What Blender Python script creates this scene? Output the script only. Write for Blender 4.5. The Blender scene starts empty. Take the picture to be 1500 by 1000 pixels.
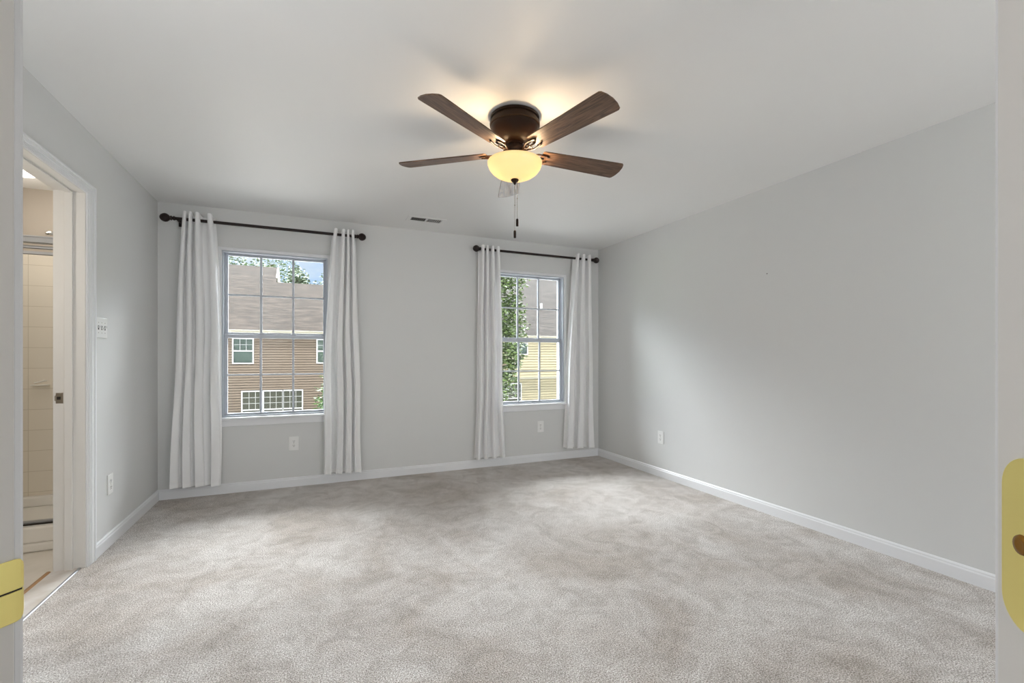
import bpy, bmesh, math, random
from math import sin, cos, pi, radians as R
from mathutils import Vector, Matrix
random.seed(7)
S = bpy.context.scene
COL = S.collection

# ------------------------------------------------------------------ camera, world, lights, exposure
F, YAW, HORIZON, CAM_Z = 671.6, 0.411826, 522.6, 1.1698
cd = bpy.data.cameras.new('camera'); cam = bpy.data.objects.new('camera', cd); COL.objects.link(cam)
cd.sensor_width = 36; cd.lens = F / 1500 * 36; cd.shift_y = (HORIZON - 500) / 1500
cd.clip_start = 0.02; cd.clip_end = 300
cam.location = (0, 0, CAM_Z); cam.rotation_euler = (pi/2, 0, -YAW)
S.camera = cam
S.view_settings.view_transform = 'Standard'; S.view_settings.look = 'None'
S.view_settings.exposure = 0.26; S.view_settings.gamma = 1; S.view_settings.use_curve_mapping = False
S.cycles.use_denoising = True
S.cycles.max_bounces = 12; S.cycles.diffuse_bounces = 8; S.cycles.transparent_max_bounces = 24
S.cycles.sample_clamp_indirect = 4
try: S.cycles.denoising_input_passes = 'RGB_ALBEDO_NORMAL'
except Exception: pass

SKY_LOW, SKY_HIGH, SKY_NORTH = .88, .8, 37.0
SUN_W = 4.6
FAN_W = 5.4
HALL_FILL_W = 8.0
BATH_W = 10.0
GLOBE_FILL_W = 68.0
SCL_FILL_W = 14.0

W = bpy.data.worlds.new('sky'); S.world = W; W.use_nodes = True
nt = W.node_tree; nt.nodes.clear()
def N(t, kind, **kw):
    n = t.nodes.new(kind)
    for k, v in kw.items():
        if k.startswith('_'): setattr(n, k[1:], v)
        else: n.inputs[k.replace('__', ' ')].default_value = v
    return n
tc = N(nt, 'ShaderNodeTexCoord'); sep = N(nt, 'ShaderNodeSeparateXYZ')
nt.links.new(tc.outputs['Generated'], sep.inputs[0])
mp = N(nt, 'ShaderNodeMapping'); mp.inputs['Scale'].default_value = (2.2, 2.2, 9)
nt.links.new(tc.outputs['Generated'], mp.inputs[0])
cl = N(nt, 'ShaderNodeTexNoise', Scale=1.6, Detail=5.0, Roughness=0.55); nt.links.new(mp.outputs[0], cl.inputs['Vector'])
cr = N(nt, 'ShaderNodeValToRGB'); cr.color_ramp.elements[0].position = .42; cr.color_ramp.elements[1].position = .66
cr.color_ramp.elements[0].color = (.46, .66, .96, 1); cr.color_ramp.elements[1].color = (.90, .95, 1.0, 1)
nt.links.new(cl.outputs[0], cr.inputs[0])
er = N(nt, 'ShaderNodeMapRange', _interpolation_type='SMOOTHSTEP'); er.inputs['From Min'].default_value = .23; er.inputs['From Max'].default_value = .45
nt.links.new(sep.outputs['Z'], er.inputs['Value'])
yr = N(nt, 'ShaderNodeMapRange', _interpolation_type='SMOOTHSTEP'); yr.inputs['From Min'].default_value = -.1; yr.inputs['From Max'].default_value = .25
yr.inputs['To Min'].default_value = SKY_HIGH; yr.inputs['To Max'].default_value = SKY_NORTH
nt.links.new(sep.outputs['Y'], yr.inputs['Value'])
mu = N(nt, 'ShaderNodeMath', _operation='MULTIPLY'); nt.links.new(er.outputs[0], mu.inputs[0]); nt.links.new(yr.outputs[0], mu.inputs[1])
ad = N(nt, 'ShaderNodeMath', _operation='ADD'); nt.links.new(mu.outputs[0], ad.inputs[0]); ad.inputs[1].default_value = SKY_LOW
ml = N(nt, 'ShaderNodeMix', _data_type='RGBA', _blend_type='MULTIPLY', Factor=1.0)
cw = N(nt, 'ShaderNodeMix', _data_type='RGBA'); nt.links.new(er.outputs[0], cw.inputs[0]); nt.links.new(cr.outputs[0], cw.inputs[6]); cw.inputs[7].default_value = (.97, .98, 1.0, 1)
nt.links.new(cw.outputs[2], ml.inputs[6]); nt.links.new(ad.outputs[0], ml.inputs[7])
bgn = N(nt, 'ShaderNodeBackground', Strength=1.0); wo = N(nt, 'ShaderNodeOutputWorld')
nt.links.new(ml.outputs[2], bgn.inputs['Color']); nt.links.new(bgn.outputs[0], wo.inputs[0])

def light(name, kind, loc, power, color=(1, 1, 1), size=.1, parent=None, rot=None):
    l = bpy.data.lights.new(name, kind); l.energy = power; l.color = color
    if kind == 'SUN': l.angle = size
    elif kind == 'AREA': l.shape = 'DISK'; l.size = size
    else: l.shadow_soft_size = size
    o = bpy.data.objects.new(name, l); COL.objects.link(o); o.location = loc
    if rot: o.rotation_euler = rot
    if parent: o.parent = parent
    return o
light('sun', 'SUN', (0, -10, 20), SUN_W, (1, .95, .88), R(8), rot=(R(27), 0, R(-14)))
for wx in (-.285, 2.235):      # sampling portals filling the two window openings
    pl = light('window_portal', 'AREA', (wx, 4.76, 1.37), 1, rot=(R(-90), 0, 0)); pl.data.shape = 'RECTANGLE'; pl.data.size = .84; pl.data.size_y = 1.43; pl.data.cycles.is_portal = True

# ------------------------------------------------------------------ materials
def mat(name, col, rough=.6, metal=0, spec=.5, coat=0, emit=None, estr=0):
    m = bpy.data.materials.new(name); m.use_nodes = True
    b = m.node_tree.nodes['Principled BSDF']
    b.inputs['Base Color'].default_value = (*col, 1); b.inputs['Roughness'].default_value = rough
    b.inputs['Metallic'].default_value = metal; b.inputs['Specular IOR Level'].default_value = spec
    b.inputs['Coat Weight'].default_value = coat
    if emit: b.inputs['Emission Color'].default_value = (*emit, 1); b.inputs['Emission Strength'].default_value = estr
    return m
def P(m): return m.node_tree.nodes['Principled BSDF']
def coords(m, out='Object', scale=(1, 1, 1), rot=(0, 0, 0)):
    t = m.node_tree; c = t.nodes.new('ShaderNodeTexCoord'); g = t.nodes.new('ShaderNodeMapping')
    g.inputs['Scale'].default_value = scale; g.inputs['Rotation'].default_value = rot
    t.links.new(c.outputs[out], g.inputs[0]); return g.outputs[0]
def noise(m, vec, scale, detail=3, rough=.5, dist=0):
    n = N(m.node_tree, 'ShaderNodeTexNoise', Scale=scale, Detail=detail, Roughness=rough, Distortion=dist)
    m.node_tree.links.new(vec, n.inputs['Vector']); return n.outputs[0]
def ramp(m, fac, stops):
    r = m.node_tree.nodes.new('ShaderNodeValToRGB'); e = r.color_ramp.elements
    while len(e) < len(stops): e.new(.5)
    for k, (p, c) in enumerate(stops): e[k].position = p; e[k].color = (*c, 1)
    m.node_tree.links.new(fac, r.inputs[0]); return r.outputs[0]
def mixc(m, a, b, fac, mode='MIX'):
    x = N(m.node_tree, 'ShaderNodeMix', _data_type='RGBA', _blend_type=mode)
    L = m.node_tree.links
    for v, i in ((a, 6), (b, 7)):
        if isinstance(v, tuple): x.inputs[i].default_value = (*v, 1)
        else: L.new(v, x.inputs[i])
    if isinstance(fac, (int, float)): x.inputs[0].default_value = fac
    else: L.new(fac, x.inputs[0])
    return x.outputs[2]
def bump(m, h, strength, dist=.01):
    b = N(m.node_tree, 'ShaderNodeBump', Strength=strength, Distance=dist)
    m.node_tree.links.new(h, b.inputs['Height']); m.node_tree.links.new(b.outputs[0], P(m).inputs['Normal'])
def setc(m, c): m.node_tree.links.new(c, P(m).inputs['Base Color'])

WALL = mat('wall_paint', (.68, .685, .68), .62, spec=.35)
v = coords(WALL); bump(WALL, noise(WALL, v, 220, 2), .06, .002)
CEIL = mat('ceiling_paint', (.80, .80, .795), .58, spec=.35)
v = coords(CEIL); bump(CEIL, noise(CEIL, v, 160, 2), .05, .002)
TRIM = mat('trim_white', (.80, .81, .83), .35)
JAMB = mat('jamb_paint', (.74, .73, .71), .4)
VINYL = mat('vinyl_frame', (.50, .535, .59), .35)
BRASS = mat('brass', (.92, .80, .30), .42, .85); v = coords(BRASS); bump(BRASS, noise(BRASS, v, 60, 2), .05, .001)
BRASSD = mat('brass_dark', (.30, .15, .03), .35, 1)
SLIT = mat('dark_slot', (.02, .015, .01), .6)
CHROME = mat('chrome', (.75, .75, .75), .18, 1)
NICKEL = mat('nickel_dull', (.42, .38, .32), .35, 1)
BRONZE = mat('bronze', (.018, .008, .004), .46, 0, .16)
RODM = mat('rod_metal', (.020, .012, .011), .38, 0, .25)
PLATE = mat('plate_plastic', (.86, .86, .85), .35)
PLATED = mat('plate_slot', (.03, .03, .03), .6)

CARPET = mat('carpet', (.5, .46, .43), .95, spec=.1)
v = coords(CARPET)
fine = noise(CARPET, v, 190, 3, .8)
sp = ramp(CARPET, fine, [(.38, (.18, .155, .135)), (.5, (.55, .515, .485)), (.62, (.95, .935, .92))])
big = noise(CARPET, v, 1.6, 5, .62, .6)
pt = ramp(CARPET, big, [(.36, (.80, .76, .72)), (.47, (.93, .91, .895)), (.60, (1.05, 1.05, 1.05))])
mid = noise(CARPET, v, 6, 5, .7, 1.2)
md = ramp(CARPET, mid, [(.36, (.80, .785, .77)), (.50, (.95, .945, .94)), (.60, (1.04, 1.04, 1.04))])
setc(CARPET, mixc(CARPET, mixc(CARPET, sp, pt, 1.0, 'MULTIPLY'), md, 1.0, 'MULTIPLY'))
bump(CARPET, fine, .55, .006)
P(CARPET).inputs['Sheen Weight'].default_value = .15

WOOD = mat('blade_wood', (.1, .06, .04), .50, spec=.35, coat=.12)
v = coords(WOOD, 'Object', (2.2, 26, 26)); g1 = noise(WOOD, v, 3, 5, .62, .8)
setc(WOOD, ramp(WOOD, g1, [(.34, (.034, .016, .009)), (.5, (.095, .050, .027)), (.66, (.18, .10, .058))]))

def translucent_cloth(name, col, tr, see):
    m = bpy.data.materials.new(name); m.use_nodes = True; t = m.node_tree; t.nodes.clear(); L = t.links
    c = t.nodes.new('ShaderNodeTexCoord'); g = t.nodes.new('ShaderNodeMapping'); g.inputs['Scale'].default_value = (420, 420, 60)
    L.new(c.outputs['Object'], g.inputs[0]); n = N(t, 'ShaderNodeTexNoise', Scale=1.0, Detail=2.0); L.new(g.outputs[0], n.inputs['Vector'])
    bp = N(t, 'ShaderNodeBump', Strength=.15, Distance=.002); L.new(n.outputs[0], bp.inputs['Height'])
    d = N(t, 'ShaderNodeBsdfDiffuse', Color=(*col, 1)); L.new(bp.outputs[0], d.inputs['Normal'])
    r = N(t, 'ShaderNodeBsdfTranslucent', Color=(*col, 1)); x = t.nodes.new('ShaderNodeBsdfTransparent')
    m1 = N(t, 'ShaderNodeMixShader'); m1.inputs[0].default_value = tr; L.new(d.outputs[0], m1.inputs[1]); L.new(r.outputs[0], m1.inputs[2])
    m2 = N(t, 'ShaderNodeMixShader'); m2.inputs[0].default_value = see; L.new(m1.outputs[0], m2.inputs[1]); L.new(x.outputs[0], m2.inputs[2])
    o = t.nodes.new('ShaderNodeOutputMaterial'); L.new(m2.outputs[0], o.inputs[0]); return m
CLOTH = translucent_cloth('curtain_cloth', (.95, .95, .955), .10, .03)
HEM = translucent_cloth('curtain_hem', (.95, .95, .95), .05, 0)

def pane_mat(name, tint=(1, 1, 1), gl=1.0):
    m = bpy.data.materials.new(name); m.use_nodes = True; t = m.node_tree; t.nodes.clear(); L = t.links
    a = N(t, 'ShaderNodeBsdfTransparent', Color=(*tint, 1)); b = N(t, 'ShaderNodeBsdfGlossy', Roughness=.01)
    f = N(t, 'ShaderNodeFresnel', IOR=1.35); x = t.nodes.new('ShaderNodeMixShader')
    L.new(f.outputs[0], x.inputs[0]); L.new(a.outputs[0], x.inputs[1]); L.new(b.outputs[0], x.inputs[2])
    o = t.nodes.new('ShaderNodeOutputMaterial'); L.new(x.outputs[0], o.inputs[0]); return m
GLASS = pane_mat('window_glass', (.96, .98, .98))

BOWL = bpy.data.materials.new('bowl_glass'); BOWL.use_nodes = True
t = BOWL.node_tree; t.nodes.clear()
d_ = N(t, 'ShaderNodeBsdfDiffuse', Color=(.80, .70, .50, 1)); r_ = N(t, 'ShaderNodeBsdfTranslucent', Color=(1, .88, .62, 1))
m1 = N(t, 'ShaderNodeMixShader'); m1.inputs[0].default_value = .5; t.links.new(d_.outputs[0], m1.inputs[1]); t.links.new(r_.outputs[0], m1.inputs[2])
g_ = N(t, 'ShaderNodeBsdfGlossy', Roughness=.25); m2 = N(t, 'ShaderNodeMixShader'); m2.inputs[0].default_value = .05
t.links.new(m1.outputs[0], m2.inputs[1]); t.links.new(g_.outputs[0], m2.inputs[2])
o_ = t.nodes.new('ShaderNodeOutputMaterial'); e_ = N(t, 'ShaderNodeEmission', Color=(1, .80, .50, 1), Strength=.12); as_ = t.nodes.new('ShaderNodeAddShader'); t.links.new(m2.outputs[0], as_.inputs[0]); t.links.new(e_.outputs[0], as_.inputs[1]); t.links.new(as_.outputs[0], o_.inputs[0])

TILE = mat('shower_tile', (.80, .73, .62), .25)
def tile_nodes(m, c1, c2, grout, w, h, mort, coord_rot=(R(90), 0, 0)):
    vv = coords(m, 'Object', (1, 1, 1), coord_rot); t = m.node_tree
    b = t.nodes.new('ShaderNodeTexBrick'); b.offset = 0; b.squash = 1
    for k, val in (('Color1', (*c1, 1)), ('Color2', (*c2, 1)), ('Mortar', (*grout, 1)), ('Scale', 1), ('Mortar Size', mort), ('Brick Width', w), ('Row Height', h), ('Mortar Smooth', .1)):
        b.inputs[k].default_value = val
    t.links.new(vv, b.inputs['Vector']); t.links.new(b.outputs[0], P(m).inputs['Base Color']); return b
tile_nodes(TILE, (.84, .78, .68), (.82, .765, .67), (.66, .60, .50), .155, .155, .002)
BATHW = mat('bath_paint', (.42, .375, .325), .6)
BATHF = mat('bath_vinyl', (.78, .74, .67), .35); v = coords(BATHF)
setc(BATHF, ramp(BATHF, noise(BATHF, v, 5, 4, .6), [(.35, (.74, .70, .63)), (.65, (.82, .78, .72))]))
PAN = mat('shower_pan', (.88, .86, .82), .2)
SADDLE = mat('saddle', (.68, .65, .62), .4); v = coords(SADDLE, 'Object', (1, 1, 1), (0, 0, R(20)))
setc(SADDLE, ramp(SADDLE, noise(SADDLE, v, 7, 3), [(.35, (.60, .55, .50)), (.6, (.76, .74, .72))]))
WSTRIP = mat('wood_strip', (.42, .24, .11), .45)
ALU = mat('aluminium', (.42, .43, .45), .55, 1)
LAMPON = mat('lamp_diffuser', (.9, .9, .9), .5, emit=(1, .95, .86), estr=6)

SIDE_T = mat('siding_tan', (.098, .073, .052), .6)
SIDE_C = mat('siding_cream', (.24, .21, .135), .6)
def shingle(name, a, b, c):
    m = mat(name, a, .9, spec=.1); vv = coords(m, 'Object', (1, 1, 1))
    s1 = noise(m, coords(m, 'Object', (1.3, 4.5, 4.5)), 1.0, 5, .85)
    setc(m, ramp(m, s1, [(.36, a), (.52, b), (.66, c)])); return m
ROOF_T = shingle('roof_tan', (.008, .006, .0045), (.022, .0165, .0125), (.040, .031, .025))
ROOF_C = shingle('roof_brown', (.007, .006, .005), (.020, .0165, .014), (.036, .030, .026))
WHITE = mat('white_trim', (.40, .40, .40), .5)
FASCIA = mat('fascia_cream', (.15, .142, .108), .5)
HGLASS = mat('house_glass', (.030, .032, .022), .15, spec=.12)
BLIND = mat('blind_green', (.105, .125, .110), .5)
GRASS = mat('grass', (.10, .19, .05), .9, spec=.1); v = coords(GRASS)
setc(GRASS, ramp(GRASS, noise(GRASS, v, 1.2, 6, .7), [(.3, (.06, .12, .03)), (.7, (.16, .27, .08))]))
BOUNCE_CONCRETE = mat('bounce_concrete', (.58, .57, .55), .9); v = coords(BOUNCE_CONCRETE)
setc(BOUNCE_CONCRETE, ramp(BOUNCE_CONCRETE, noise(BOUNCE_CONCRETE, v, .8, 5, .6), [(.3, (.52, .51, .49)), (.7, (.62, .61, .59))]))
def leafm(name, a, b):
    m = mat(name, a, .55, spec=.3); t = m.node_tree
    oi = t.nodes.new('ShaderNodeNewGeometry')
    setc(m, ramp(m, oi.outputs['Random Per Island'], [(0, a), (1, b)])); return m
LEAF = leafm('leaf_green', (.010, .021, .004), (.062, .098, .020))
LEAF2 = leafm('leaf_far', (.06, .085, .045), (.14, .175, .11))
LEAF3 = leafm('leaf_conifer', (.010, .028, .005), (.04, .085, .015))
BARK = mat('bark', (.12, .09, .065), .9)

# ------------------------------------------------------------------ mesh helpers
class MB:
    def __init__(s, M=None): s.bm = bmesh.new(); s.M = M
    def v(s, co):
        co = Vector(co)
        return s.bm.verts.new(s.M @ co if s.M else co)
    def f(s, vs):
        try: return s.bm.faces.new(vs)
        except ValueError: return None
    def poly(s, pts): return s.f([s.v(p) for p in pts])
    def box(s, x0, x1, y0, y1, z0, z1):
        p = [s.v((x, y, z)) for z in (z0, z1) for y in (y0, y1) for x in (x0, x1)]
        for q in ((0, 2, 3, 1), (4, 5, 7, 6), (0, 1, 5, 4), (2, 6, 7, 3), (0, 4, 6, 2), (1, 3, 7, 5)): s.f([p[i] for i in q])
        return s
    def prism(s, pts, a, b, axis=2):
        def co(p, h):
            if axis == 2: return (p[0], p[1], h)
            if axis == 1: return (p[0], h, p[1])
            return (h, p[0], p[1])
        A = [s.v(co(p, a)) for p in pts]; B = [s.v(co(p, b)) for p in pts]
        s.f(A); s.f(B[::-1]); n = len(pts)
        for i in range(n): s.f([A[i], A[(i+1) % n], B[(i+1) % n], B[i]])
        return s
    def lathe(s, prof, c=(0, 0, 0), seg=48, axis='z'):
        rings = []
        for r, z in prof:
            if r < 1e-6:
                rings.append([s.v(s._ax(0, 0, z, c, axis))]); continue
            rings.append([s.v(s._ax(r*cos(2*pi*k/seg), r*sin(2*pi*k/seg), z, c, axis)) for k in range(seg)])
        for a, b in zip(rings, rings[1:]):
            for k in range(seg):
                k2 = (k+1) % seg
                if len(a) == 1 and len(b) == 1: continue
                if len(a) == 1: s.f([a[0], b[k], b[k2]])
                elif len(b) == 1: s.f([a[k], b[0], a[k2]])
                else: s.f([a[k], b[k], b[k2], a[k2]])
        return s
    def _ax(s, x, y, z, c, axis):
        if axis == 'z': p = (x, y, z)
        elif axis == 'x': p = (z, x, y)
        else: p = (x, z, y)
        return (p[0]+c[0], p[1]+c[1], p[2]+c[2])
    def tube(s, pts, r, seg=8, closed=False, flat=1.0):
        pts = [Vector(p) for p in pts]; n = len(pts); rings = []
        for i, p in enumerate(pts):
            a = pts[(i-1) % n] if (closed or i > 0) else p; b = pts[(i+1) % n] if (closed or i < n-1) else p
            d = (b-a).normalized(); up = Vector((0, 0, 1)) if abs(d.z) < .95 else Vector((1, 0, 0))
            u = d.cross(up).normalized(); w = u.cross(d)
            rings.append([s.v(p + u*r*cos(2*pi*k/seg) + w*r*flat*sin(2*pi*k/seg)) for k in range(seg)])
        pairs = list(zip(rings, rings[1:])) + ([(rings[-1], rings[0])] if closed else [])
        for a, b in pairs:
            for k in range(seg): s.f([a[k], b[k], b[(k+1) % seg], a[(k+1) % seg]])
        if not closed: s.f(rings[0][::-1]); s.f(rings[-1])
        return s
    def ball(s, c, r, seg=16, sq=1.0):
        n = seg//2
        return s.lathe([(r*sin(pi*k/n) if 0 < k < n else 0, -r*sq*cos(pi*k/n)) for k in range(n+1)], c, seg)
    def done(s, name, m, parent=None, smooth=False, bevel=0, kind=None, recalc=True):
        if recalc: bmesh.ops.recalc_face_normals(s.bm, faces=s.bm.faces)
        me = bpy.data.meshes.new(name); s.bm.to_mesh(me); s.bm.free(); me.materials.append(m)
        if smooth:
            for p in me.polygons: p.use_smooth = True
        o = bpy.data.objects.new(name, me); COL.objects.link(o)
        if parent: o.parent = parent
        if bevel:
            b = o.modifiers.new('bevel', 'BEVEL'); b.width = bevel; b.segments = 2; b.limit_method = 'ANGLE'; b.angle_limit = R(40)
        if smooth == 'auto':
            me.shade_smooth() if hasattr(me, 'shade_smooth') else None
            try: me.set_sharp_from_angle(angle=R(35))
            except Exception: pass
        if kind: o['kind'] = kind
        return o
def thing(name, label, cat, loc=(0, 0, 0), rz=0, group=None):
    o = bpy.data.objects.new(name, None); COL.objects.link(o); o.location = loc; o.rotation_euler = (0, 0, rz)
    o.empty_display_size = .1
    o['label'] = label; o['category'] = cat
    if group: o['group'] = group
    return o
def struct_empty(name):
    o = bpy.data.objects.new(name, None); COL.objects.link(o); o['kind'] = 'structure'; return o
def tag(o, label, cat, group=None):
    o['label'] = label; o['category'] = cat
    if group: o['group'] = group
    return o
def copy_tree(o, parent=None):
    c = o.copy(); COL.objects.link(c)
    if parent: c.parent = parent; c.matrix_parent_inverse = o.matrix_parent_inverse.copy()
    for ch in list(o.children): copy_tree(ch, c)
    return c

# ------------------------------------------------------------------ room shell
XL, XR, YB, H = -1.154, 3.125, 4.590, 2.44
W1, W2 = -.285, 2.235            # window centres
WH, WZ0, WZ1 = .420, .650, 2.085 # half width, sill, head
T = .14
MB().prism([(-1.182, YB+.02), (-1.182, 1.2), (-2.7, 1.2), (-2.7, -3.2), (XR+.02, -3.2), (XR+.02, YB+.02)], -.06, 0).done('floor', CARPET, kind='structure')
MB().box(-3.2, XR+.15, -3.2, YB+T, H, H+.12).done('ceiling', CEIL, kind='structure')
b = MB()
xs = [XL-.13, W1-WH, W1+WH, W2-WH, W2+WH, XR+.14]
for i in (0, 2, 4): b.box(xs[i], xs[i+1], YB, YB+T, -.06, H)
for i in (1, 3): b.box(xs[i], xs[i+1], YB, YB+T, -.06, WZ0-.02); b.box(xs[i], xs[i+1], YB, YB+T, WZ1, H)
b.done('wall_back', WALL, kind='structure')
MB().box(XR, XR+.14, -2.75, YB, -.06, H).done('wall_right', WALL, kind='structure')
# left wall with bathroom doorway
DY0, DY1, DZ = 2.50, 3.282, 2.080
b = MB(); b.box(XL-.12, XL, DY1+.02, YB, -.06, H); b.box(XL-.12, XL, 1.2, DY0-.02, -.06, H); b.box(XL-.12, XL, DY0-.02, DY1+.02, DZ+.02, H)
b.done('wall_left', WALL, kind='structure')
# diagonal entry wall
WV = Vector((.780, -.6254, 0)).normalized(); NV = Vector((-WV.y, WV.x, 0))
OO = Vector((.0385, .350, 0))
ML = Matrix(((WV.x, NV.x, 0, OO.x), (WV.y, NV.y, 0, OO.y), (0, 0, 1, 0), (0, 0, 0, 1)))
JX = .366
b = MB(ML); b.box(-1.60, -JX-.02, -.115, -.0085, -.06, H); b.box(JX+.02, 1.75, -.115, -.0085, -.06, H); b.box(-JX-.02, JX+.02, -.115, -.0085, 2.07, H)
b.done('wall_entry', WALL, kind='structure')
MB().box(1.1, XR+.14, -2.75, -2.6, -.06, H).box(1.10, 1.224, -2.6, -.62, -.06, H).done('wall_front', WALL, kind='structure')
b = MB(ML); b.box(-1.02, -.9, -2.1, -.115, -.06, H); b.done('wall_hall_left', WALL, kind='structure')
b = MB(ML); b.box(1.0, 1.12, -2.1, -.115, -.06, H); b.done('wall_hall_right', WALL, kind='structure')
b = MB(ML); b.box(-1.02, 1.12, -2.2, -2.1, -.06, H); b.done('wall_hall_back', WALL, kind='structure')

def base_profile(): return [(0, 0), (.014, 0), (.014, .062), (.010, .070), (.010, .076), (.004, .084), (0, .084)]
def baseboard(name, a, bb, inward):
    a = Vector((*a, 0)); bb = Vector((*bb, 0)); n = Vector((*inward, 0))
    m = MB(); A = [m.v(a + n*p[0] + Vector((0, 0, p[1]))) for p in base_profile()]; B = [m.v(bb + n*p[0] + Vector((0, 0, p[1]))) for p in base_profile()]
    m.f(A); m.f(B[::-1]); k = len(A)
    for i in range(k): m.f([A[i], A[(i+1) % k], B[(i+1) % k], B[i]])
    return m.done(name, TRIM, kind='structure')
baseboard('baseboard_back', (XL, YB), (XR, YB), (0, -1))
baseboard('baseboard_right', (XR, -2.6), (XR, YB), (-1, 0))
baseboard('baseboard_left', (XL, DY1+.096), (XL, YB), (1, 0))
baseboard('baseboard_front', (1.224, -2.6), (XR, -2.6), (0, 1))

# ------------------------------------------------------------------ windows
def casing_ring(b, x0, x1, z0, z1, w, y0, y1, bottom=True):
    b.box(x0, x1, y0, y1, z1-w, z1)
    b.box(x0, x0+w, y0, y1, z0, z1-w); b.box(x1-w, x1, y0, y1, z0, z1-w)
    if bottom: b.box(x0+w, x1-w, y0, y1, z0, z0+w)
def window(name, cx):
    e = struct_empty(name); e.location = (cx, YB, 0)
    o = WH+.027
    b = MB(); casing_ring(b, -o, o, WZ0-.01, WZ1+.027, .027, -.012, 0, False); casing_ring(b, -o+.004, o-.004, WZ0-.01, WZ1+.023, .008, -.018, -.012, False)
    b.done('window_casing', TRIM, e, bevel=.002)
    b = MB(); b.box(-o-.012, o+.012, -.045, .0, WZ0-.020, WZ0); b.box(-WH, WH, 0, .14, WZ0-.020, WZ0); b.done('window_sill', TRIM, e, bevel=.004)
    b = MB(); b.box(-o, o, -.014, 0, WZ0-.078, WZ0-.020); b.done('window_apron', TRIM, e, bevel=.003)
    b = MB(); casing_ring(b, -WH, WH, WZ0, WZ1, .012, .0, .14); casing_ring(b, -WH+.012, WH-.012, WZ0+.012, WZ1-.012, .006, .090, .12)
    b.done('window_frame', VINYL, e, bevel=.0015)
    for nm, y, z0, z1, gz in (('lower_sash', .034, WZ0+.012, 1.368, 1.012), ('upper_sash', .066, 1.345, WZ1-.012, 1.715)):
        xs_ = WH-.012; st = .024
        top = .033 if nm == 'lower_sash' else .018
        bot = .018 if nm == 'lower_sash' else .040
        s = MB(); s.box(-xs_, -xs_+st, y, y+.028, z0, z1); s.box(xs_-st, xs_, y, y+.028, z0, z1)
        s.box(-xs_+st, xs_-st, y, y+.028, z0, z0+bot); s.box(-xs_+st, xs_-st, y, y+.028, z1-top, z1)
        so = s.done(nm, VINYL, e, bevel=.002)
        g0, g1 = z0+bot, z1-top; gx = xs_-st
        k = MB()
        for q in (-1, 1): k.box(q*.130-.009, q*.130+.009, y+.008, y+.020, g0, g1)
        k.box(-gx, gx, y+.009, y+.019, gz-.007, gz+.007)
        k.done('muntin_grid', VINYL, so)
        MB().box(-gx, gx, y+.0125, y+.0155, g0, g1).done('pane', GLASS, so)
        if nm == 'lower_sash':
            for q in (-1, 1):
                l = MB(); l.box(q*.130-.028, q*.130+.028, y+.004, y+.026, z1, z1+.008); l.box(q*.130-.010, q*.130+.022, y+.006, y+.018, z1+.008, z1+.018)
                l.done('sash_lock', VINYL, so, bevel=.002)
    return e
window('window_1', W1); window('window_2', W2)

# ------------------------------------------------------------------ doors
d1 = struct_empty('door_1')       # bathroom doorway
b = MB(); j0 = XL-.135
b.box(j0, XL+.002, DY1, DY1+.018, 0, DZ); b.box(j0, XL+.002, DY0-.018, DY0, 0, DZ); b.box(j0, XL+.002, DY0-.018, DY1+.018, DZ, DZ+.018)
b.done('door_jamb', JAMB, d1, bevel=.001)
b = MB(); b.box(XL-.085, XL-.050, DY1-.012, DY1, 0, DZ-.008); b.box(XL-.085, XL-.050, DY0, DY0+.012, 0, DZ-.008); b.box(XL-.085, XL-.050, DY0, DY1, DZ-.008, DZ)
b.done('door_stop', JAMB, d1, bevel=.002)
def casing(parent, x, sgn, a0, a1, z1, w=.092, wt=.056, M=None, n=TRIM):
    # moulded casing: stepped boards around the opening, on the face x = const
    b = MB(M)
    for s0, s1, th in ((0, w, .010), (.006, w, .013), (.040, w-.003, .016), (w-.020, w-.003, .020), (.014, .019, .016), (.026, .030, .0155)):
        xa, xb = sorted((x, x+sgn*th))
        t0, t1 = s0*wt/w, s1*wt/w
        b.box(xa, xb, a1+.004+s0, a1+.004+s1, 0, z1+.002+t1); b.box(xa, xb, a0-.004-s1, a0-.004-s0, 0, z1+.002+t1)
        b.box(xa, xb, a0-.004-s0, a1+.004+s0, z1+.002+t0, z1+.002+t1)
    return b.done('door_casing', n, parent, bevel=.0015)
casing(d1, XL, 1, DY0, DY1, DZ)
def strike(parent, x, y, z, m1, m2, m3):
    b = MB(); b.box(x-.015, x+.016, y-.0025, y, z-.029, z+.029); b.box(x-.019, x-.013, y-.006, y-.001, z-.014, z+.014); o = b.done('strike_plate', m1, parent, bevel=.001)
    MB().box(x-.010, x+.006, y-.0032, y-.0020, z-.008, z+.008).done('latch_hole', m2, o)
    for q in (-1, 1): MB().lathe([(0, 0), (.0035, .0005), (.004, .002)], (x+.002, y-.0040, z+q*.022), 10, 'y').done('screw', m3, o)
o = strike(d1, XL-.108, DY1, .945, NICKEL, SLIT, NICKEL)
th = struct_empty('trim_1')
MB().prism([(XL-.030, 0), (XL-.030, .003), (XL-.027, .005), (XL-.019, .005), (XL-.016, .002), (XL-.016, 0)], DY0, DY1, 1).done('metal_transition_strip', ALU, th)
MB().box(XL-.145, XL-.030, DY0, DY1, -.02, .003).done('threshold_saddle', SADDLE, th)
MB().prism([(XL-.165, 0), (XL-.160, .007), (XL-.150, .008), (XL-.142, .003), (XL-.142, 0)], DY0, DY1, 1).done('wood_reducer_strip', WSTRIP, th)

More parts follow.
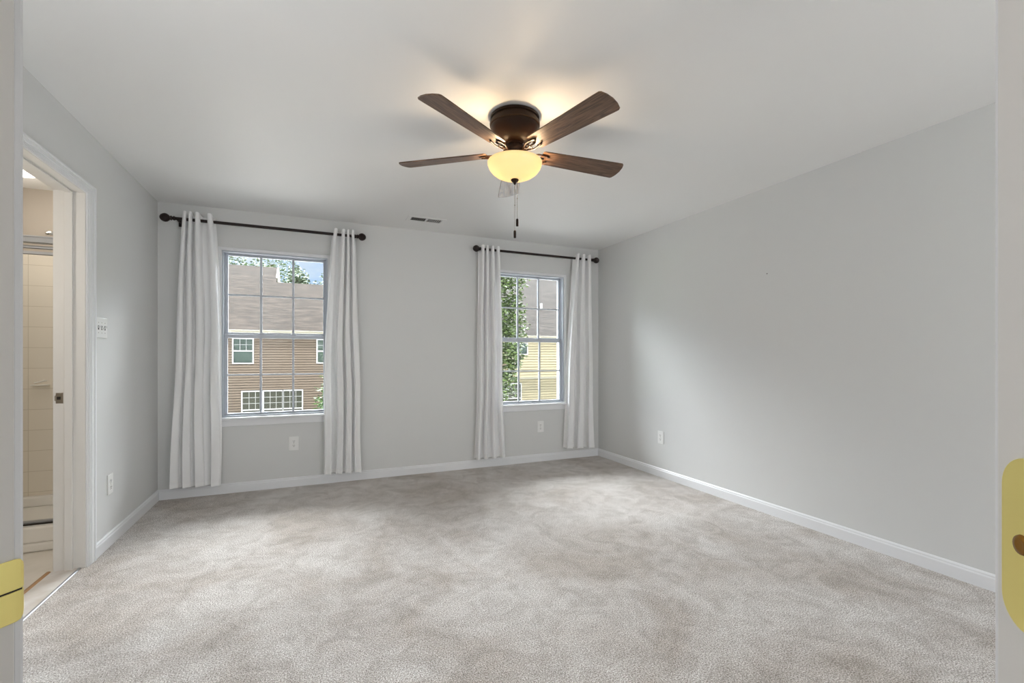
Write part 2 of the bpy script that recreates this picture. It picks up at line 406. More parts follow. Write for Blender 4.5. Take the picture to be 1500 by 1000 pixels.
d2 = struct_empty('door_2')       # entry doorway the camera looks through
b = MB(ML)
for q in (-1, 1):
    x0, x1 = sorted((q*JX, q*(JX+.02))); b.box(x0, x1, -.125, -.0075, 0, 2.05)
b.box(-JX-.02, JX+.02, -.125, -.0075, 2.05, 2.07); b.done('door_jamb', JAMB, d2, bevel=.0015)
b = MB(ML)
for q in (-1, 1):
    x0, x1 = sorted((q*(JX+.0037), q*(JX+.065))); b.box(x0, x1, -.0085, .0015, 0, 2.12)
b.box(-JX-.0037, JX+.0037, -.0085, .0015, 2.055, 2.12)
b.done('door_casing', TRIM, d2, bevel=.003)
# strike plate on left jamb (curved lip towards the room)
sz = .954
b = MB(ML); x = -JX
prof = [(-.048, .0022, 0), (-.0075, .0022, 0), (-.0042, .0020, .001), (-.0020, .0008, .004), (-.0004, -.0012, .008), (.0004, -.0036, .013)]
def lipseg(z0, z1):
    lo = 1 if z0 < sz-.01 else 0; hi = 1 if z1 > sz+.01 else 0
    A = [b.v((x+p[1], p[0], z0+lo*p[2])) for p in prof]; B = [b.v((x+p[1], p[0], z1-hi*p[2])) for p in prof]
    C = [b.v((x+p[1]-.0020, p[0]-.0006, z0+lo*p[2])) for p in prof]; D = [b.v((x+p[1]-.0020, p[0]-.0006, z1-hi*p[2])) for p in prof]
    n = len(prof)
    for i in range(n-1):
        b.f([A[i], A[i+1], B[i+1], B[i]]); b.f([C[i], D[i], D[i+1], C[i+1]]); b.f([A[i], C[i], C[i+1], A[i+1]]); b.f([B[i], B[i+1], D[i+1], D[i]])
    b.f([A[0], B[0], D[0], C[0]]); b.f([A[-1], C[-1], D[-1], B[-1]])
lipseg(sz-.029, sz-.0008); lipseg(sz+.0008, sz+.029)
sp_ = b.done('strike_plate', BRASS, d2, bevel=.0006); sp_['label'] = 'polished brass strike plate with curved lip'
b = MB(ML); b.box(x, x+.0012, -.047, -.003, sz-.0009, sz+.0009); b.done('seam', SLIT, sp_)
# hinge leaf on right jamb
hz, hh, rr = 1.0815, .0408, .0145
b = MB(ML); pts = []
for cy, cz, a0 in ((-.0142-rr, hz+hh-rr, 0), (-.0142-rr, hz-hh+rr, -90)):
    arc = [(cy + rr*cos(R(a0+k*10)), cz + rr*sin(R(a0+k*10))) for k in range(10)]
    pts += arc if a0 == 0 else []
    if a0: arc2 = arc
poly = pts + [(-.052, hz+hh), (-.052, hz-hh)] + arc2
b.prism(poly, JX-.0022, JX, 0); hl = b.done('hinge_leaf', BRASS, d2, bevel=.0006); hl['label'] = 'polished brass hinge leaf with rounded corners'
def screw_on(y, z):
    b = MB(ML); b.lathe([(0, -.0026), (.0024, -.0034), (.0044, -.0032), (.0050, -.0018)], (JX, y, z), 20, 'x'); o = b.done('hinge_screw', BRASSD, hl, smooth=True)
for y, z in ((-.0272, hz), (-.038, hz+.030), (-.038, hz-.030)): screw_on(y, z)
b = MB(ML); b.lathe([(0, -hh), (.0065, -hh), (.0065, hh), (0, hh)], (JX-.004, -.058, hz), 16); b.done('hinge_knuckle', BRASS, hl, smooth='auto')

# ------------------------------------------------------------------ ceiling fan
fan = thing('ceiling_fan', 'five-blade bronze ceiling fan with brown wood blades and lit amber glass bowl, flush to ceiling', 'ceiling fan', (.986, 2.22, H))
b = MB(); b.lathe([(0, 0), (.124, 0), (.130, -.006), (.130, -.016), (.122, -.020), (.121, -.030), (.128, -.033)], seg=64); b.done('ceiling_canopy', BRONZE, fan, smooth='auto')
b = MB(); b.lathe([(.120, -.031), (.131, -.034), (.133, -.042), (.132, -.052), (.126, -.056), (.127, -.060), (.122, -.075), (.110, -.098), (.094, -.118), (.078, -.132), (.066, -.140), (.050, -.143), (.050, -.150), (0, -.150)], seg=64)
b.done('motor_housing', BRONZE, fan, smooth='auto')
b = MB(); b.lathe([(0, -.149), (.040, -.149), (.040, -.165), (.058, -.170), (.062, -.182), (.058, -.194), (.034, -.198), (.034, -.212), (0, -.212)], seg=48); b.done('blade_hub', BRONZE, fan, smooth='auto')
b = MB(); b.lathe([(0, -.205), (.050, -.205), (.076, -.212), (.082, -.222), (.080, -.228), (.055, -.228), (.030, -.232), (.022, -.250), (.012, -.252), (0, -.252)], seg=48); b.done('light_fitter', BRONZE, fan, smooth='auto')
b = MB(); b.lathe([(.0035, -.232), (.0035, -.345), (0, -.345)], seg=10); b.done('center_rod', BRONZE, fan)
prof = [(.138, -.240), (.142, -.238), (.1445, -.242), (.143, -.254), (.136, -.272), (.122, -.291), (.100, -.308), (.072, -.321), (.040, -.329), (.006, -.332)]
b = MB(); b.lathe(prof + [(.006, -.329), (.040, -.326), (.070, -.318), (.098, -.305), (.119, -.289), (.132, -.271), (.139, -.254), (.138, -.240)], seg=64)
bowl = b.done('glass_bowl', BOWL, fan, smooth=True)
b = MB(); b.lathe([(0, -.326), (.020, -.331), (.021, -.335), (.016, -.343), (.008, -.347), (.007, -.353), (.004, -.358), (0, -.360)], seg=24); b.done('bowl_finial', BRONZE, fan, smooth=True)
ANG = [-148, -75, -2, 70, 142.5]
outline = [(.150, -.045), (.158, -.0525), (.40, -.061), (.60, -.068), (.632, -.0685), (.642, -.062), (.652, -.035), (.656, 0), (.652, .035), (.642, .062), (.632, .0685), (.60, .068), (.40, .061), (.158, .0525), (.150, .045)]
PM = Matrix.Rotation(R(-12), 4, 'X')
first = None
for k, a in enumerate(ANG):
    if k == 0:
        b = MB(PM); b.prism(outline, -.003, .003); bl = b.done('fan_blade', WOOD, fan, bevel=.0012)
        ir = MB(PM)
        ir.tube([(.085, -.012, -.009), (.125, -.031, -.008), (.178, -.027, -.0065), (.190, -.017, -.0065)], .0052, 8, flat=.7)
        ir.tube([(.085, .012, -.009), (.125, .031, -.008), (.178, .027, -.0065), (.190, .017, -.0065)], .0052, 8, flat=.7)
        ir.tube([(.085, 0, -.009), (.120, 0, -.0085), (.165, 0, -.0065)], .0055, 8, flat=.6)
        ir.tube([(.120, -.018, -.0085), (.128, 0, -.0085), (.120, .018, -.0085)], .004, 8)
        iro = ir.done('blade_iron', BRONZE, bl, smooth=True)
        i2 = MB(); i2.box(.045, .095, -.013, .013, -.012, .002); i2.done('iron_arm', BRONZE, bl, bevel=.003)
        first = bl
    else:
        bl = copy_tree(first, fan)
    bl.location = (0, 0, -.190); bl.rotation_euler = (0, 0, R(a))
def chain(dx, dy, z0, z1, name):
    b = MB(); z = z0
    while z > z1: b.ball((dx, dy, z), .0019, 6); z -= .0052
    b.tube([(dx, dy, z0), (dx, dy, z1)], .0007, 5)
    b.ball((dx, dy, z0-.45*(z0-z1)), .0035, 8)
    o = b.done('pull_chain', NICKEL, fan, smooth=True)
    b = MB(); b.lathe([(0, z1), (.003, z1), (.0065, z1-.004), (.007, z1-.022), (.0065, z1-.040), (0, z1-.041)], (dx, dy, 0), 14); b.done('pull_knob', BRONZE, o, smooth='auto')
chain(0, 0, -.358, -.600, 'a'); rv = Vector((cos(-YAW), sin(-YAW)))
chain(rv.x*.013+.004, rv.y*.013+.01, -.340, -.535, 'b')
for q in (-1, 1):
    light('fan_bulb', 'POINT', (rv.x*.082*q, rv.y*.082*q, -.264), FAN_W, (1.0, .74, .46), .022, fan)

# ------------------------------------------------------------------ curtain rods and curtains
YR = YB - .09
def rod(x0, x1, z, label):
    e = thing('curtain_rod', label, 'curtain rod', (0, YR, z), 0, 'dark curtain rods')
    b = MB(); b.tube([(x0+.05, 0, 0), (x1-.05, 0, 0)], .0125, 16); b.done('pole', RODM, e, smooth='auto')
    for s, x in ((-1, x0), (1, x1)):
        b = MB(); b.lathe([(0, .036), (.012, .034), (.024, .026), (.032, .012), (.035, 0), (.032, -.014), (.022, -.028), (.013, -.034), (.018, -.038), (.020, -.043), (.013, -.048), (.012, -.053), (.017, -.056), (.017, -.066), (.0125, -.068)] if s > 0 else
                [(0, -.036), (.012, -.034), (.024, -.026), (.032, -.012), (.035, 0), (.032, .014), (.022, .028), (.013, .034), (.018, .038), (.020, .043), (.013, .048), (.012, .053), (.017, .056), (.017, .066), (.0125, .068)], (x, 0, 0), 20, 'x')
        b.done('finial', RODM, e, smooth=True)
        xb = x - s*.085
        b = MB(); b.tube([(xb, .085, -.015), (xb, .04, -.015), (xb, 0, -.012)], .005, 8); b.box(xb-.012, xb+.012, .083, .09, -.045, .025)
        b.tube([(xb, .015, 0), (xb, .010, -.012), (xb, 0, -.0165), (xb, -.012, -.012), (xb, -.0155, 0)], .0035, 8)
        b.done('bracket', RODM, e, bevel=.001)
    return e
rod(-1.083, .432, 2.293, 'dark bronze curtain rod with ball finials above the wider left window')
rod(1.562, 3.036, 2.293, 'dark bronze curtain rod with ball finials above the right window near the corner')

def curtain(label, top, mid, bot, zt, zb, ridges, seed, extra=3):
    rnd = random.Random(seed)
    NU, NV_ = 150, 60
    e = thing('curtain', label, 'curtain', ((bot[0]+bot[1])/2, YR, 0), 0, 'white curtain panels')
    cx = e.location.x
    n = len(ridges)
    def phase(u):
        # ridge k sits at phase k+0.5
        xs_ = [0.0] + ridges + [1.0]; ps = [.05] + [k+.5 for k in range(n)] + [n-.05]
        for i in range(len(xs_)-1):
            if u <= xs_[i+1]: return ps[i] + (ps[i+1]-ps[i])*(u-xs_[i])/(xs_[i+1]-xs_[i])
        return ps[-1]
    ph = [rnd.uniform(0, 6.28) for _ in range(6)]
    zlow = [zb[0]+(zb[1]-zb[0])*k/NU for k in range(NU+1)]
    def P_(u, vv):
        z = zt*(1-vv)+(zb[0]*(1-u)+zb[1]*u)*vv
        # widths
        if vv < .45: s = vv/.45; s2 = s**.75; a = top[0]+(mid[0]-top[0])*s2; c = top[1]+(mid[1]-top[1])*s2
        else: s = (vv-.45)/.55; a = mid[0]+(bot[0]-mid[0])*s; c = mid[1]+(bot[1]-mid[1])*s
        p = phase(u); un = p/n
        ublend = u*(1-vv*.6) + un*(vv*.6)
        f1 = -cos(2*pi*p); f1 = math.copysign(abs(f1)**.65, f1)
        low = min(1, vv*1.6)
        f2 = sin(2*pi*(p*2.0)+ph[0]+vv*1.5)*.48*low + sin(2*pi*p*extra+ph[1]-vv)*.22*low
        amp = .046 - .006*low
        d = amp*(f1*(1-.30*low) + f2)
        wd = (c-a)/n
        x = a + (c-a)*ublend + wd*.16*sin(4*pi*p)*(.5+.5*low) + .006*sin(3*vv*pi+ph[2]+u*4)*low
        if vv < .035: z -= .020*(1-(f1+1)/2)*(1-vv/.035)
        x = min(max(x, a-.012), c+.012)
        return (x-cx, -(d) + .008*low, z)
    b = MB(); g = [[b.v(P_(i/NU, (j/NV_)**1.15)) for i in range(NU+1)] for j in range(NV_+1)]
    for j in range(NV_):
        for i in range(NU): b.f([g[j][i], g[j][i+1], g[j+1][i+1], g[j+1][i]])
    b.done('curtain_panel', CLOTH, e, smooth=True, recalc=False)
    # hem: doubled strip at the foot, just outside the panel on both faces
    b = MB(); k0 = 1-.032/(zt-zb[0])
    for off in (-.0025, .0025):
        r0 = [b.v(Vector(P_(i/NU, k0)) + Vector((0, off, 0))) for i in range(NU+1)]; r1 = [b.v(Vector(P_(i/NU, 1)) + Vector((0, off, -.002))) for i in range(NU+1)]
        for i in range(NU): b.f([r0[i], r0[i+1], r1[i+1], r1[i]])
    b.done('curtain_hem', HEM, e, smooth=True, recalc=False)
    return e
curtain('long white curtain panel left of the left window, nearest the left wall', (-.965, -.742), (-1.018, -.688), (-1.058, -.688), 2.352, (.112, .098), [.10, .27, .46, .86], 3)
curtain('long white curtain panel right of the left window, beside the bare wall', (.178, .372), (.104, .412), (.085, .445), 2.340, (.105, .098), [.12, .48, .67, .87], 5)
curtain('long white curtain panel left of the right window, half hiding the green tree', (1.598, 1.826), (1.579, 1.866), (1.548, 1.904), 2.330, (.114, .110), [.14, .34, .60, .86], 8)
curtain('long white curtain panel right of the right window, nearest the room corner', (2.750, 2.950), (2.672, 2.988), (2.604, 3.022), 2.342, (.140, .120), [.12, .50, .88], 11)

# ------------------------------------------------------------------ outlets and switch
def face_m(loc, wall):
    # local x = right along wall seen from the room, local -y = out of the wall, z up
    rz = {'back': 0, 'left': R(90), 'right': R(-90)}[wall]
    return loc, rz
def outlet(loc, wall, label):
    l, rz = face_m(loc, wall)
    e = thing('wall_outlet', label, 'outlet', l, rz, 'white wall outlets')
    MB().box(-.040, .040, -.006, 0, -.062, .062).done('cover_plate', PLATE, e, bevel=.003)
    for q in (-1, 1):
        b = MB(); pts = [(.017*cos(R(a)) , max(-.0135, min(.0135, .017*sin(R(a)))) + q*.0195) for a in range(0, 360, 15)]
        b.prism(pts, -.0085, -.006, 1); r = b.done('receptacle', PLATE, e)
        b = MB()
        b.box(-.0078, -.0052, -.0090, -.0083, q*.0195-.001, q*.0195+.008); b.box(.0052, .0078, -.0090, -.0083, q*.0195-.001, q*.0195+.007)
        b.lathe([(0, -.0090), (.0030, -.0090), (.0030, -.0083)], (0, 0, q*.0195-.0075), 10, 'y'); b.done('slot', PLATED, r)
    MB().lathe([(0, -.0075), (.0025, -.0070), (.0030, -.0055)], (0, 0, 0), 10, 'y').done('screw', NICKEL, e)
    return e
outlet((-.148, YB, .389), 'back', 'white duplex outlet on the back wall below the left window')
outlet((2.352, YB, .388), 'back', 'white duplex outlet on the back wall below the right window')
outlet((XL, 3.622, .378), 'left', 'white duplex outlet low on the left wall beside the bathroom doorway')
outlet((XR, 3.520, .385), 'right', 'white duplex outlet low on the plain right wall')
sw = thing('light_switch', 'white triple toggle switch plate beside the bathroom door casing', 'light switch', (XL, 3.487, 1.343), R(90))
MB().box(-.082, .082, -.006, 0, -.060, .060).done('cover_plate', PLATE, sw, bevel=.003)
for k, x in enumerate((-.046, 0, .046)):
    s = 1 if k != 1 else -1
    tg = MB(Matrix.Translation((x, 0, 0)) @ Matrix.Rotation(R(-22*s), 4, 'X')).box(-.0045, .0045, -.020, -.003, -.005, .005).done('toggle', PLATE, sw, bevel=.001)
    MB().box(x-.0075, x+.0075, -.0066, -.0058, -.0125, .0125).done('toggle_slot', PLATED, sw)
    for q in (-1, 1): MB().lathe([(0, -.0075), (.0025, -.0070), (.0030, -.0055)], (x, 0, q*.030), 10, 'y').done('screw', NICKEL, sw)

nail = MB(); nail.lathe([(0, -.008), (.0035, -.0075), (.0035, -.006), (.0015, -.006), (.0015, .004)], (0, 0, 0), 10, 'x'); no = nail.done('picture_nail', SLIT)
no.location = (XR, 2.378, 1.792); tag(no, 'small dark picture nail high on the plain right wall', 'nail')

# ------------------------------------------------------------------ ceiling register
reg = thing('ceiling_vent', 'white ceiling air register with dark slots near the back wall between windows', 'vent', (.972, 4.215, H))
b = MB(); casing = None
b.box(-.175, .175, -.085, -.050, -.005, 0); b.box(-.175, .175, .050, .085, -.005, 0); b.box(-.175, -.140, -.050, .050, -.005, 0); b.box(.140, .175, -.050, .050, -.005, 0); b.box(-.006, .006, -.05, .05, -.004, 0)
b.done('vent_frame', CEIL, reg, bevel=.001)
MB().box(-.140, .140, -.050, .050, -.0008, 0).done('vent_opening', SLIT, reg)
b = MB()
for k in range(16):
    x = -.131 + k*.0175
    if abs(x) < .006: continue
    s = -1 if x < 0 else .45
    b.poly([(x, -.05, -.0012), (x, .05, -.0012), (x+s*.0045, .05, -.0075), (x+s*.0045, -.05, -.0075)])
o = b.done('louvers', CEIL, reg, recalc=False); sm = o.modifiers.new('solid', 'SOLIDIFY'); sm.thickness = .001

# ------------------------------------------------------------------ bathroom
BY = 4.62
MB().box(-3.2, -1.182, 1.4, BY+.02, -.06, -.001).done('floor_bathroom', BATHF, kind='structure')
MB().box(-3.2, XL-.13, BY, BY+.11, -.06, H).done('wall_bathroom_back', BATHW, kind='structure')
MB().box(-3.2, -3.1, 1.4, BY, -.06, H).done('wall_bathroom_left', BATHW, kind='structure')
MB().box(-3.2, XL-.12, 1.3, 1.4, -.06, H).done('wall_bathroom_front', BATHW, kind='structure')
sh = thing('shower_stall', 'cream tiled shower stall seen through the bathroom doorway', 'shower', (-2.1, 4.1, 0))
MB().box(-.99, .80, .495, .52, .07, 1.95).done('tile_wall', TILE, sh)
b = MB(); b.box(-.99, .80, -.44, .495, 0, .055); b.box(-.99, .80, -.44, -.30, .055, .150); b.box(-.99, .80, .440, .495, .055, .130); b.done('shower_pan', PAN, sh, bevel=.012)
b = MB(); b.box(-.99, .80, -.385, -.355, .150, .172); b.box(-.99, .80, -.352, -.345, .150, .160); b.done('bottom_track', ALU, sh, bevel=.002)
MB().box(-.99, .80, -.392, -.386, .151, .160).done('track_gasket', SLIT, sh)
b = MB(); b.box(-.99, .80, -.395, -.345, 1.865, 1.905); b.box(-.99, .80, -.400, -.340, 1.895, 1.905); b.tube([(-.99, -.42, 1.83), (.80, -.42, 1.83)], .010, 12); b.box(-.99, .80, -.385, -.355, 1.795, 1.812); b.done('header_rail', ALU, sh, bevel=.002)
b = MB(); b.box(-.99, -.0, -.372, -.367, .16, 1.86); b.done('sliding_glass_door', GLASS, sh)
hd = (MB().tube([(XL-.12, 4.20, 2.06), (XL-.24, 4.18, 2.09), (XL-.38, 4.15, 2.08), (XL-.45, 4.13, 2.035)], .009, 10).lathe([(0, 0), (.022, .002), (.032, -.012), (.034, -.022), (0, -.026)], (XL-.47, 4.12, 2.02), 20).done('shower_head', CHROME, sh, smooth=True))
hd.location = (2.1, -4.1, 0); hd['label'] = 'chrome shower head on a bent arm'
sd = MB(Matrix.Translation((2.1, -4.1, 0))); sd.box(-1.92, -1.82, 4.560, 4.596, .955, .962); sd.tube([(-1.90, 4.592, .975), (-1.895, 4.56, .975), (-1.845, 4.56, .99), (-1.84, 4.592, .99)], .005, 8)
sd.done('soap_dish', PAN, sh, bevel=.004)
bl_ = thing('ceiling_light', 'round flush ceiling light glowing above the shower', 'ceiling light', (-1.83, 4.12, H))
MB().lathe([(0, 0), (.17, 0), (.17, -.012), (.155, -.016), (0, -.016)], seg=40).done('light_trim', WHITE, bl_, smooth='auto')
MB().lathe([(.150, -.016), (.140, -.028), (.09, -.036), (0, -.040)], seg=40).done('diffuser', LAMPON, bl_, smooth=True)
light('bath_light', 'POINT', (0, 0, -.22), BATH_W*.35, (1, .90, .76), .06, bl_)
light('bath_light', 'POINT', (-.1, -1.5, -.75), BATH_W*1.3, (1, .92, .80), .08, bl_)  # added fill hanging mid-room, apart from the ceiling fixture

# ------------------------------------------------------------------ added fill lights out of view: hall, alcove, entry wall
hl_ = thing('ceiling_light', 'added round fill light on the unseen entry hall ceiling behind the doorway', 'ceiling light', ML @ Vector((.0, -1.1, H)))  # unseen light added to fill the room and warm the jambs
MB().lathe([(0, 0), (.16, 0), (.16, -.02), (0, -.02)], seg=40).done('light_trim', WHITE, hl_, smooth='auto')
light('hall_fill', 'POINT', (0, 0, -.30), HALL_FILL_W, (1, .90, .82), .12, hl_)

tl = thing('fill_lamp', 'added fill light on a tall stand in the unseen alcove behind the camera', 'floor lamp', (2.10, -2.1, 0))  # added to brighten the room evenly from far back
MB().lathe([(0, 0), (.16, 0), (.16, .015), (.03, .03), (.0125, .04), (.0125, .97), (0, .97)], seg=32).done('fill_lamp_stand', BRONZE, tl, smooth='auto')
light('globe_fill', 'POINT', (0, 0, 1.18), GLOBE_FILL_W, (.97, .985, 1), .20, tl)
sc = thing('fill_sconce', 'added unseen fill light on the diagonal wall left of the entry doorway', 'wall light', ML @ Vector((-.98, 0, 1.51)), math.atan2(WV.y, WV.x))  # added beside the entry as extra room fill
MB().lathe([(0, -.010), (.055, -.008), (.055, .008), (.02, .012), (.012, .06), (0, .06)], (0, 0, 0), 24, 'y').done('fill_sconce_plate', BRONZE, sc, smooth='auto')
light('sconce_fill', 'POINT', (0, .16, 0), SCL_FILL_W, (.97, .985, 1), .045, sc)

# ------------------------------------------------------------------ outside: lawn, town houses, trees
MB().box(-60, 70, YB-20, 24.2, -3.1, -2.95).done('bounce_court', BOUNCE_CONCRETE, kind='structure')  # unseen ground, paved pale to bounce daylight up to the ceiling
MB().box(-60, 70, 24.2, 90, -3.1, -2.95).done('lawn', GRASS, kind='structure')
FY = 25.7
def siding(b, x0, x1, z0, z1, y, holes=(), step=.125):
    # lapped boards on the face y = const looking towards -y
    z = z0
    while z < z1-1e-4:
        zt = min(z+step, z1)
        xs_ = [x0]
        cuts = sorted([(h[0], h[1]) for h in holes if h[2] < zt-.02 and h[3] > z+.02])
        segs = []; cur = x0
        for c0, c1 in cuts:
            if c0 > cur: segs.append((cur, c0))
            cur = max(cur, c1)
        if cur < x1: segs.append((cur, x1))
        for a, c in segs:
            zg = zt-step*.27
            b.poly([(a, y-.040, z), (c, y-.040, z), (c, y-.022, zg), (a, y-.022, zg)])
            b.poly([(a, y-.022, zg), (c, y-.022, zg), (c, y+.030, zg), (a, y+.030, zg)])
            b.poly([(a, y+.030, zg), (c, y+.030, zg), (c, y+.030, zt), (a, y+.030, zt)])
            b.poly([(a, y+.030, z), (c, y+.030, z), (c, y-.040, z), (a, y-.040, z)])
        z = zt
def house_window(parent, x0, x1, z0, z1, y, grid=(3, 4), blind=False, rail=.5):
    w = .06
    b = MB(); casing_ring(b, x0, x1, z0, z1, w, y-.06, y+.02); fr = b.done('window', WHITE, parent)
    zm = z0+(z1-z0)*rail
    b = MB()
    if rail: b.box(x0+w, x1-w, y-.045, y+.01, zm-.03, zm+.03)
    nx, nz = grid
    za, zb_ = zm+.03, z1-w
    for i in range(1, nx): x = x0+w+(x1-x0-2*w)*i/nx; b.box(x-.008, x+.008, y-.035, y-.01, za, zb_)
    for i in range(1, nz): z = za+(zb_-za)*i/nz; b.box(x0+w, x1-w, y-.035, y-.01, z-.008, z+.008)
    b.done('grille', WHITE, fr)
    MB().box(x0+w, x1-w, y-.012, y-.004, z0+w, z1-w).done('pane', HGLASS if not blind else pane_blind, fr)
    if blind:
        MB().box(x0+w, x1-w, y+.03, y+.04, z0+w, z1-w).done('blind', BLIND, fr)
pane_blind = pane_mat('house_pane', (.92, .96, .94))
EZ = 2.47
def gable_roof(parent, x0, x1, ridge_y, m, name='roof', ov=.35, slope=.6, zl=EZ, y0=FY-.3, back=None):
    rz = zl + slope*(ridge_y-y0); yb = back or (2*ridge_y-y0)
    b = MB(); b.prism([(y0, zl), (ridge_y, rz), (yb, rz-slope*(yb-ridge_y)), (yb, rz-slope*(yb-ridge_y)-.12), (ridge_y, rz-.12), (y0, zl-.12)], x0-ov*0, x1+ov*0, 0)
    return b.done(name, m, parent), rz
tan_ = thing('town_house', 'tan sided town house with brown shingle roof seen through the left window', 'house', (0, 0, 0), 0, 'town houses across the court')
ups = [(-3.52, -2.60, .83, 2.10), (.22, 1.15, .83, 2.10), (-7.2, -6.28, .83, 2.10), (4.1, 5.0, .83, 2.10)]
trip = [(-3.14, -2.20, -1.72, -.48), (-2.24, -1.30, -1.72, -.48), (-1.36, -.40, -1.72, -.48)]
b = MB(); siding(b, -12, 6.8, -2.95, EZ-.03, FY, ups + [(-3.14, -.40, -1.72, -.48)]); b.done('siding', SIDE_T, tan_, recalc=False)
MB().box(-12, 6.8, FY+.06, FY+.25, -2.95, EZ-.05).box(-12, -11.8, FY, 38, -2.95, EZ).box(6.6, 6.8, FY, 36, -2.95, EZ).done('wall_core', SIDE_T, tan_)
for x0, x1, z0, z1 in ups: house_window(tan_, x0, x1, z0, z1, FY, (3, 2), True)
for i, (x0, x1, z0, z1) in enumerate(trip):
    house_window(tan_, x0+.02*(i > 0), x1-.0, z0, z1, FY, (3, 3), False, .24)
gable_roof(tan_, -12, -1.95, 32.7, ROOF_T)
gable_roof(tan_, -1.95, 7.1, 30.65, ROOF_T)
b = MB(); b.prism([(31.2, EZ-.12), (31.2, EZ+.6*(31.2-FY+.3)+.02), (32.7, EZ+.6*(32.7-FY+.3)+.02), (40.0, EZ+.05), (40.0, EZ-.12)], -1.99, -1.90, 0)
b.done('gable_end', FASCIA, tan_)
MB().box(-12, 7.1, FY-.40, FY-.29, EZ-.14, EZ+.0).box(-12, 7.1, FY-.30, FY, EZ-.16, EZ-.13).done('gutter', FASCIA, tan_, bevel=.02)

cr_ = thing('town_house', 'cream sided town house with overhanging upper storey seen through the right window', 'house', (0, 0, 0), 0, 'town houses across the court')
OZ = -.20
upc = [(11.0, 12.28, 1.10, 2.0)]
lowc = [(10.7, 12.05, -1.70, -.46)]
b = MB(); siding(b, 7.9, 24, OZ+.12, EZ-.03, FY, [(11.0, 12.28, 1.30, 2.05)], .16); siding(b, 7.9, 24, -2.95, OZ, FY+.42, lowc, .16); b.done('siding', SIDE_C, cr_, recalc=False)
MB().box(7.9, 24, FY+.05, FY+.2, OZ+.02, EZ).box(7.9, 24, FY+.47, FY+.6, -2.95, OZ).box(7.9, 8.1, FY, 40, -2.95, EZ).done('wall_core', SIDE_C, cr_)
MB().box(7.9, 24, FY-.03, FY+.44, OZ, OZ+.13).done('overhang_band', FASCIA, cr_)
house_window(cr_, 11.0, 12.28, 1.30, 2.05, FY, (2, 1), True, 0)
house_window(cr_, 10.7, 12.05, -1.70, -.46, FY+.42, (3, 3), False, .24)
gable_roof(cr_, 7.5, 24.4, 36, ROOF_C)
MB().box(7.5, 24.4, FY-.42, FY-.29, EZ-.15, EZ+.0).box(7.5, 24.4, FY-.30, FY, EZ-.16, EZ-.13).done('gutter', FASCIA, cr_, bevel=.02)
b = MB(); b.lathe([(.11, 4.10), (.09, 4.45), (.0, 4.46)], (14.84, 28.8, 0), 14); b.done('pipe_boot', SLIT, cr_)
b = MB(); b.lathe([(.075, 4.40), (.075, 4.95), (.0, 4.95)], (14.84, 28.8, 0), 14); b.done('vent_pipe', WHITE, cr_)

def leaves(blobs, n, size, mat_, parent, name='foliage', seed=1):
    rnd = random.Random(seed); b = MB(); tot = sum(bb[3]**2 for bb in blobs)
    for (x, y, z, r) in blobs:
        for _ in range(int(n*r*r/tot)):
            while True:
                d = Vector((rnd.gauss(0, 1), rnd.gauss(0, 1), rnd.gauss(0, 1)))
                if d.length > .1: break
            d.normalize(); q = r*(.45+.6*rnd.random()**.7) * (1+.18*sin(d.x*7+z*3)+.15*sin(d.z*9+x))
            c = Vector((x, y, z)) + d*q
            a = Vector((rnd.gauss(0, 1), rnd.gauss(0, 1), rnd.gauss(0, 1))).normalized()
            u = a.cross(Vector((0, 0, 1))).normalized() if abs(a.z) < .95 else Vector((1, 0, 0)); w = a.cross(u)
            s = size*rnd.uniform(.6, 1.3)
            b.poly([c-u*s, c-w*s*.45+a*s*.1, c+u*s, c+w*s*.45-a*s*.1])
    return b.done(name, mat_, parent, recalc=False)
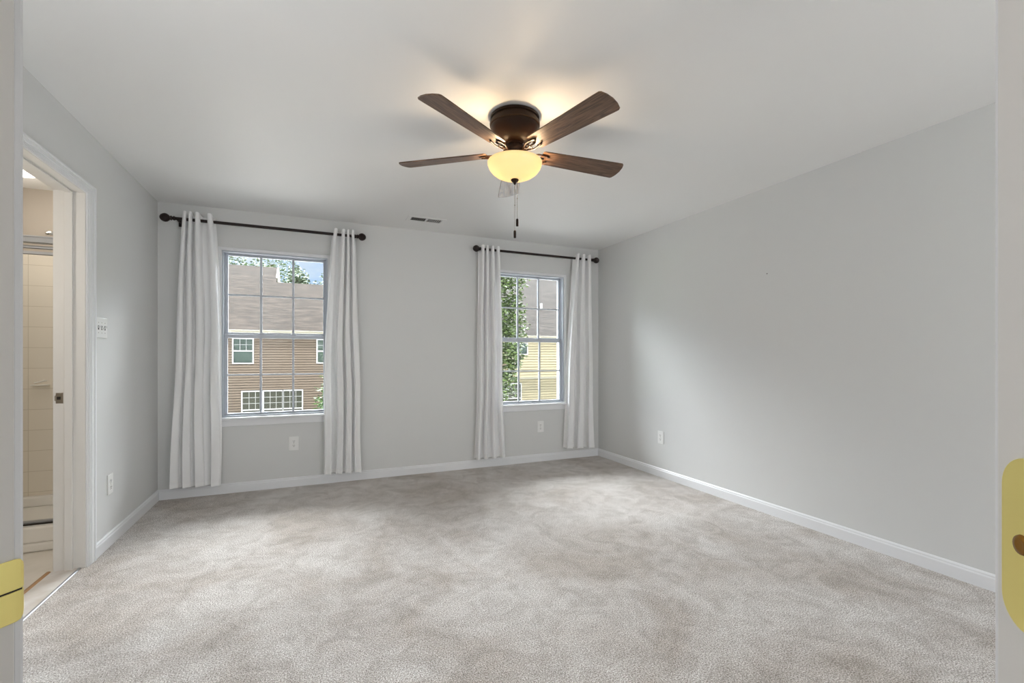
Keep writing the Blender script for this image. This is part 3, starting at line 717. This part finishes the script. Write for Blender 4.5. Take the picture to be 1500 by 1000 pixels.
# the near tree beside the right window
tr = thing('tree', 'leafy green tree standing close outside the right window', 'tree', (4.1, 12.0, -2.95))
rb = random.Random(4)
bl2 = [(0, 0, 3.2, 1.0), (.1, .2, 4.6, 1.15), (.0, 0, 5.9, .95), (.45, -.1, 6.6, .75), (.7, 0, 5.2, .65), (.72, -.1, 4.35, .60), (.95, 0, 5.9, .50), (.75, .1, 3.5, .55), (1.15, -.1, 4.10, .30), (.55, 0, 2.7, .50), (.95, 0, 6.75, .45),
       (-.8, 0, 3.6, .8), (-.9, 0, 4.8, .9), (-.7, .1, 6.0, .8), (0, 0, 7.1, .7), (.3, 0, 2.1, .5), (1.25, -.1, 3.95, .18), (1.15, 0, 5.0, .42), (1.15, 0, 5.5, .40), (1.25, 0, 6.4, .40), (1.05, 0, 6.8, .40), (.95, 0, 4.5, .45), (.95, 0, 3.75, .38), (.7, 0, 2.3, .45)]
leaves(bl2, 24000, .055, LEAF, tr, seed=2)
b = MB(); b.tube([(0, 0, 0), (.05, 0, 1.5), (0, .05, 3.5), (.05, 0, 5.5), (0, 0, 6.6)], .09, 10)
for k in range(14):
    z = 1.8+k*.33; a = k*2.4; b.tube([(0, 0, z), (.5*cos(a), .5*sin(a), z+.35), (.95*cos(a), .95*sin(a), z+.5)], .022, 6)
b.done('trunk', BARK, tr)
cn = thing('conifer', 'slim dark green evergreen beside the tan house, at the left window edge', 'tree', (.80, 16.0, -2.95))
leaves([(0, 0, .5+k*.42, .80*(1-k/13)+.12) for k in range(12)], 14000, .055, LEAF3, cn, seed=5)
MB().tube([(0, 0, 0), (0, 0, 4.5)], .06, 8).done('trunk', BARK, cn)
def far_tree(x, y, top, r, label, seed):
    e = thing('tree', label, 'tree', (x, y, -2.95), 0, 'pale trees behind the tan house'); rr_ = random.Random(seed); hgt = top+2.95
    bl = [(rr_.uniform(-.55, .55)*r, rr_.uniform(-.4, .4)*r, hgt-r*.9-rr_.random()*r*1.3, r*rr_.uniform(.38, .6)) for _ in range(11)] + [(0, 0, hgt-r*.5, r*.5)]
    leaves(bl, 3800, .13, LEAF2, e, seed=seed)
    b = MB(); b.tube([(0, 0, 0), (.2, 0, hgt*.5), (0, 0, hgt-r*.6)], .22, 8)
    b.done('trunk', BARK, e)
far_tree(-6.6, 44, 10.9, 3.0, 'broad pale tree behind the tall tan roof, farthest left', 21)
far_tree(-3.7, 52, 12.0, 2.6, 'pale tree behind the tan roof, just left of the roof step', 22)
far_tree(-1.1, 44, 8.9, 1.5, 'slim pale tree rising beside the roof step', 23)
far_tree(1.2, 49, 9.2, 2.0, 'low round tree behind the lower tan roof', 24)
far_tree(6.0, 46, 8.6, 2.2, 'low tree behind the lower tan roof, farthest right', 25)
